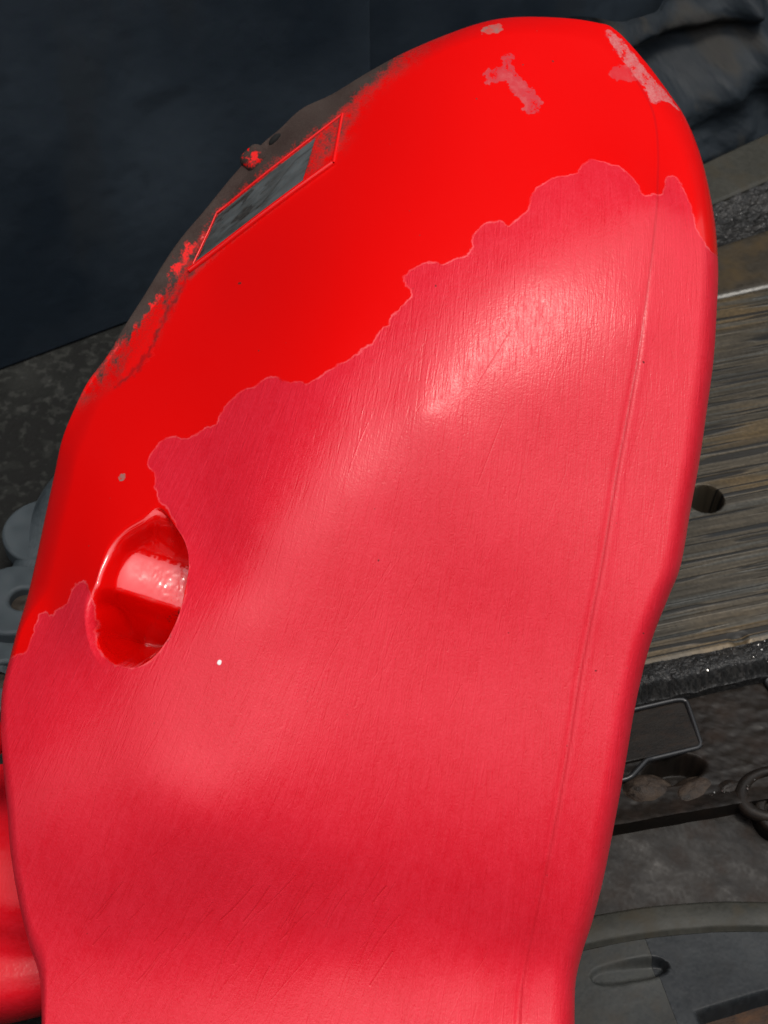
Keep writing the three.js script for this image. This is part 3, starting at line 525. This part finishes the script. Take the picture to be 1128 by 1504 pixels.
  mesh('bolt_head', new THREE.CylinderGeometry(.0085, .0092, .008, 6), M.wire, bossMesh).position.set(0, .014, 0);
}

// ---------------------------------------------------------------- torn rubber sheet against the wall
{
  const rubber = surface(512, 512, (u, v) => {
    const l = fbm(u * 4, v * 4, 4, 4, 5, 111), d = fbm(u * 10, v * 10, 10, 10, 4, 121), g = vn(u * 90, v * 90, 90, 90, 131);
    return { c: mix3(mix3([.0055, .0085, .012], [.018, .024, .030], clamp(.5 + (l - .5) * 2)), [.034, .031, .026], smooth01(.5, .72, d) * .7), r: .42 + .3 * d, h: .5 * d + .2 * g + .2 * l };
  }, .0015);
  const top = (s) => .165 + .05 * smooth01(.69, .76, s) + .02 * smooth01(.66, .60, s) + .06 * smooth01(.8, 1, s), low = (s) => .004 + .058 * Math.exp(-(((s - .865) / .036) ** 4));
  const P = (u, v, back = 0) => {
    const s = mix(.5, 1.12, u), y = mix(top(s), low(s), v), c = smooth01(0, 1, v);
    const fold = .020 * Math.exp(-(((y - .150 - .05 * (s - .66)) / .016) ** 2)) + .022 * Math.exp(-(((y - .10 - .22 * (s - .74)) / .022) ** 2)) - .018 * Math.exp(-(((y - .135 - .16 * (s - .72)) / .014) ** 2)) + .024 * Math.exp(-(((s - .80 + .3 * (y - .1)) / .014) ** 2)) - .02 * Math.exp(-(((s - .835 + .2 * (y - .1)) / .012) ** 2));
    return [s, y, .022 + .105 * c + fold + .016 * (fbm(s * 22, y * 22, 256, 256, 4, 141) - .5) - .012 * Math.abs(fbm(s * 14 + 60, y * 30, 256, 256, 3, 145) - .5) - back];
  };
  const sheet = new THREE.Group(); sheet.name = 'rubber_sheet'; sheet.position.set(-.35, 0, -.419); sheet.rotation.y = WALL_TURN; scene.add(sheet);
  tag(sheet, 'crumpled dark rubber sheet slumped between the wall and the casting', 'rubber sheet');
  const uvAt = (u, v, p) => [p[0] / .3, p[1] / .3];
  mesh('sheet_fold', mergeGeometries([gridGeometry(220, 120, (u, v) => P(u, v), uvAt), gridGeometry(220, 120, (u, v) => P(u, v, .004), uvAt)]), rubber, sheet);
}

// ---------------------------------------------------------------- cast bracket at the left
{
  const m = rusty(151, [.022, .029, .034], [.058, .07, .078], [.045, .046, .043], .15, .5, .0004), hol = rusty(152, [.018, .014, .011], [.05, .042, .034], [.05, .04, .03], .3, .8, .0006);
  const br = new THREE.Group(); br.name = 'cast_bracket'; br.position.set(-.285, 0, -.13); scene.add(br);
  tag(br, 'grey cast metal bracket with drilled lugs, half hidden left of the tank', 'bracket');
  const ring = (R, r, h, sq = 1) => { const s = new THREE.Shape(); s.absellipse(0, 0, R, R * sq, 0, TAU); const hp = new THREE.Path(); hp.absellipse(R * .22, 0, r, r * sq, 0, TAU, true); s.holes.push(hp); const g = new THREE.ExtrudeGeometry(s, { depth: h, bevelEnabled: true, bevelSize: .003, bevelThickness: .003, bevelSegments: 4, curveSegments: 48 }); g.rotateX(-Math.PI / 2); return g; };
  const add = (name, g, mat, x, y, z) => { const q = mesh(name, g, mat, br); q.position.set(x, y, z); return q; };
  const lugs = [[ring(.030, .013, .012), .003, .036, .007, .0128, .0066, .002], [ring(.034, .017, .012, .9), .018, .030, -.066, .0165, .0075, 0], [ring(.030, .014, .012), -.004, .024, .068, .0138, .0066, .002]];
  for (const [g, x, y, z, r, dx, dy] of lugs) { const lug = add('lug', g, m, x, y, z); mesh('bore', new THREE.CylinderGeometry(r, r, .008, 32), hol, lug).position.set(dx, dy, 0); }
  const arm = new THREE.CatmullRomCurve3([[.075, .05, -.175], [.045, .05, -.135], [.022, .045, -.10], [.012, .036, -.05], [.0, .03, .0], [-.01, .024, .06]].map((q) => new THREE.Vector3(...q)));
  const tube = new THREE.TubeGeometry(arm, 60, .017, 20); tube.scale(1, .8, 1); add('arm', tube, m, 0, .004, 0);
}

// ---------------------------------------------------------------- trees behind the viewer, mirrored in the glossy pocket
{
  const leaf = new THREE.MeshStandardMaterial({ color: new THREE.Color().setRGB(.045, .07, .03), roughness: .8, side: THREE.DoubleSide }), bark = new THREE.MeshStandardMaterial({ color: new THREE.Color().setRGB(.06, .045, .035), roughness: .9 });
  const spots = [[-3.9, 2.9, 3.7, 'narrow'], [-1.9, 4.0, 4.3, 'tall'], [0, 4.2, 3.7, 'pointed'], [1.9, 4.3, 4.6, 'tallest'], [3.8, 3.1, 3.4, 'short']];
  spots.forEach(([x, z, h, word], i) => {
    const r = rng(900 + i), t = new THREE.Group(); t.name = i ? 'tree_00' + i : 'tree'; t.position.set(x, 0, z); scene.add(t);
    tag(t, word + ' dark leafy tree of the row behind the viewer, ' + ['at its left end', 'second from the left', 'in its middle', 'second from the right', 'at its right end'][i], 'tree'); t.userData.group = 'trees behind the viewer';
    const tr = new THREE.CylinderGeometry(.04, .11, h * .9, 10); tr.translate(0, h * .45, 0); mesh('trunk', tr, bark, t);
    const pos = [], nrm = []; const q = new THREE.Vector3(), a = new THREE.Vector3(), b = new THREE.Vector3(), n = new THREE.Vector3();
    for (let k = 0; k < 5200; k++) {
      const v = Math.pow(r(), .8), y = .25 + v * (h - .25), R = (1.25 * Math.pow(1 - v, .75) + .05) * (.75 + .5 * vn(v * 9 + i, r() * 5, 256, 256, i)), th = r() * TAU, rr = R * Math.sqrt(r());
      q.set(rr * Math.cos(th), y, rr * Math.sin(th)); a.set(r() - .5, r() - .5, r() - .5).normalize(); n.set(r() - .5, r() - .3, r() - .5).normalize(); b.crossVectors(a, n).normalize();
      const L = .09 + .09 * r(), w = L * .45;
      const P = [q.clone().addScaledVector(a, -L), q.clone().addScaledVector(b, w), q.clone().addScaledVector(a, L), q.clone().addScaledVector(b, -w)]; n.crossVectors(a, b);
      for (const m of [0, 1, 2, 0, 2, 3]) { pos.push(P[m].x, P[m].y, P[m].z); nrm.push(n.x, n.y, n.z); }
    }
    const g = new THREE.BufferGeometry(); g.setAttribute('position', new THREE.Float32BufferAttribute(pos, 3)); g.setAttribute('normal', new THREE.Float32BufferAttribute(nrm, 3)); mesh('crown', g, leaf, t);
  });
}

renderer.render(scene, camera);
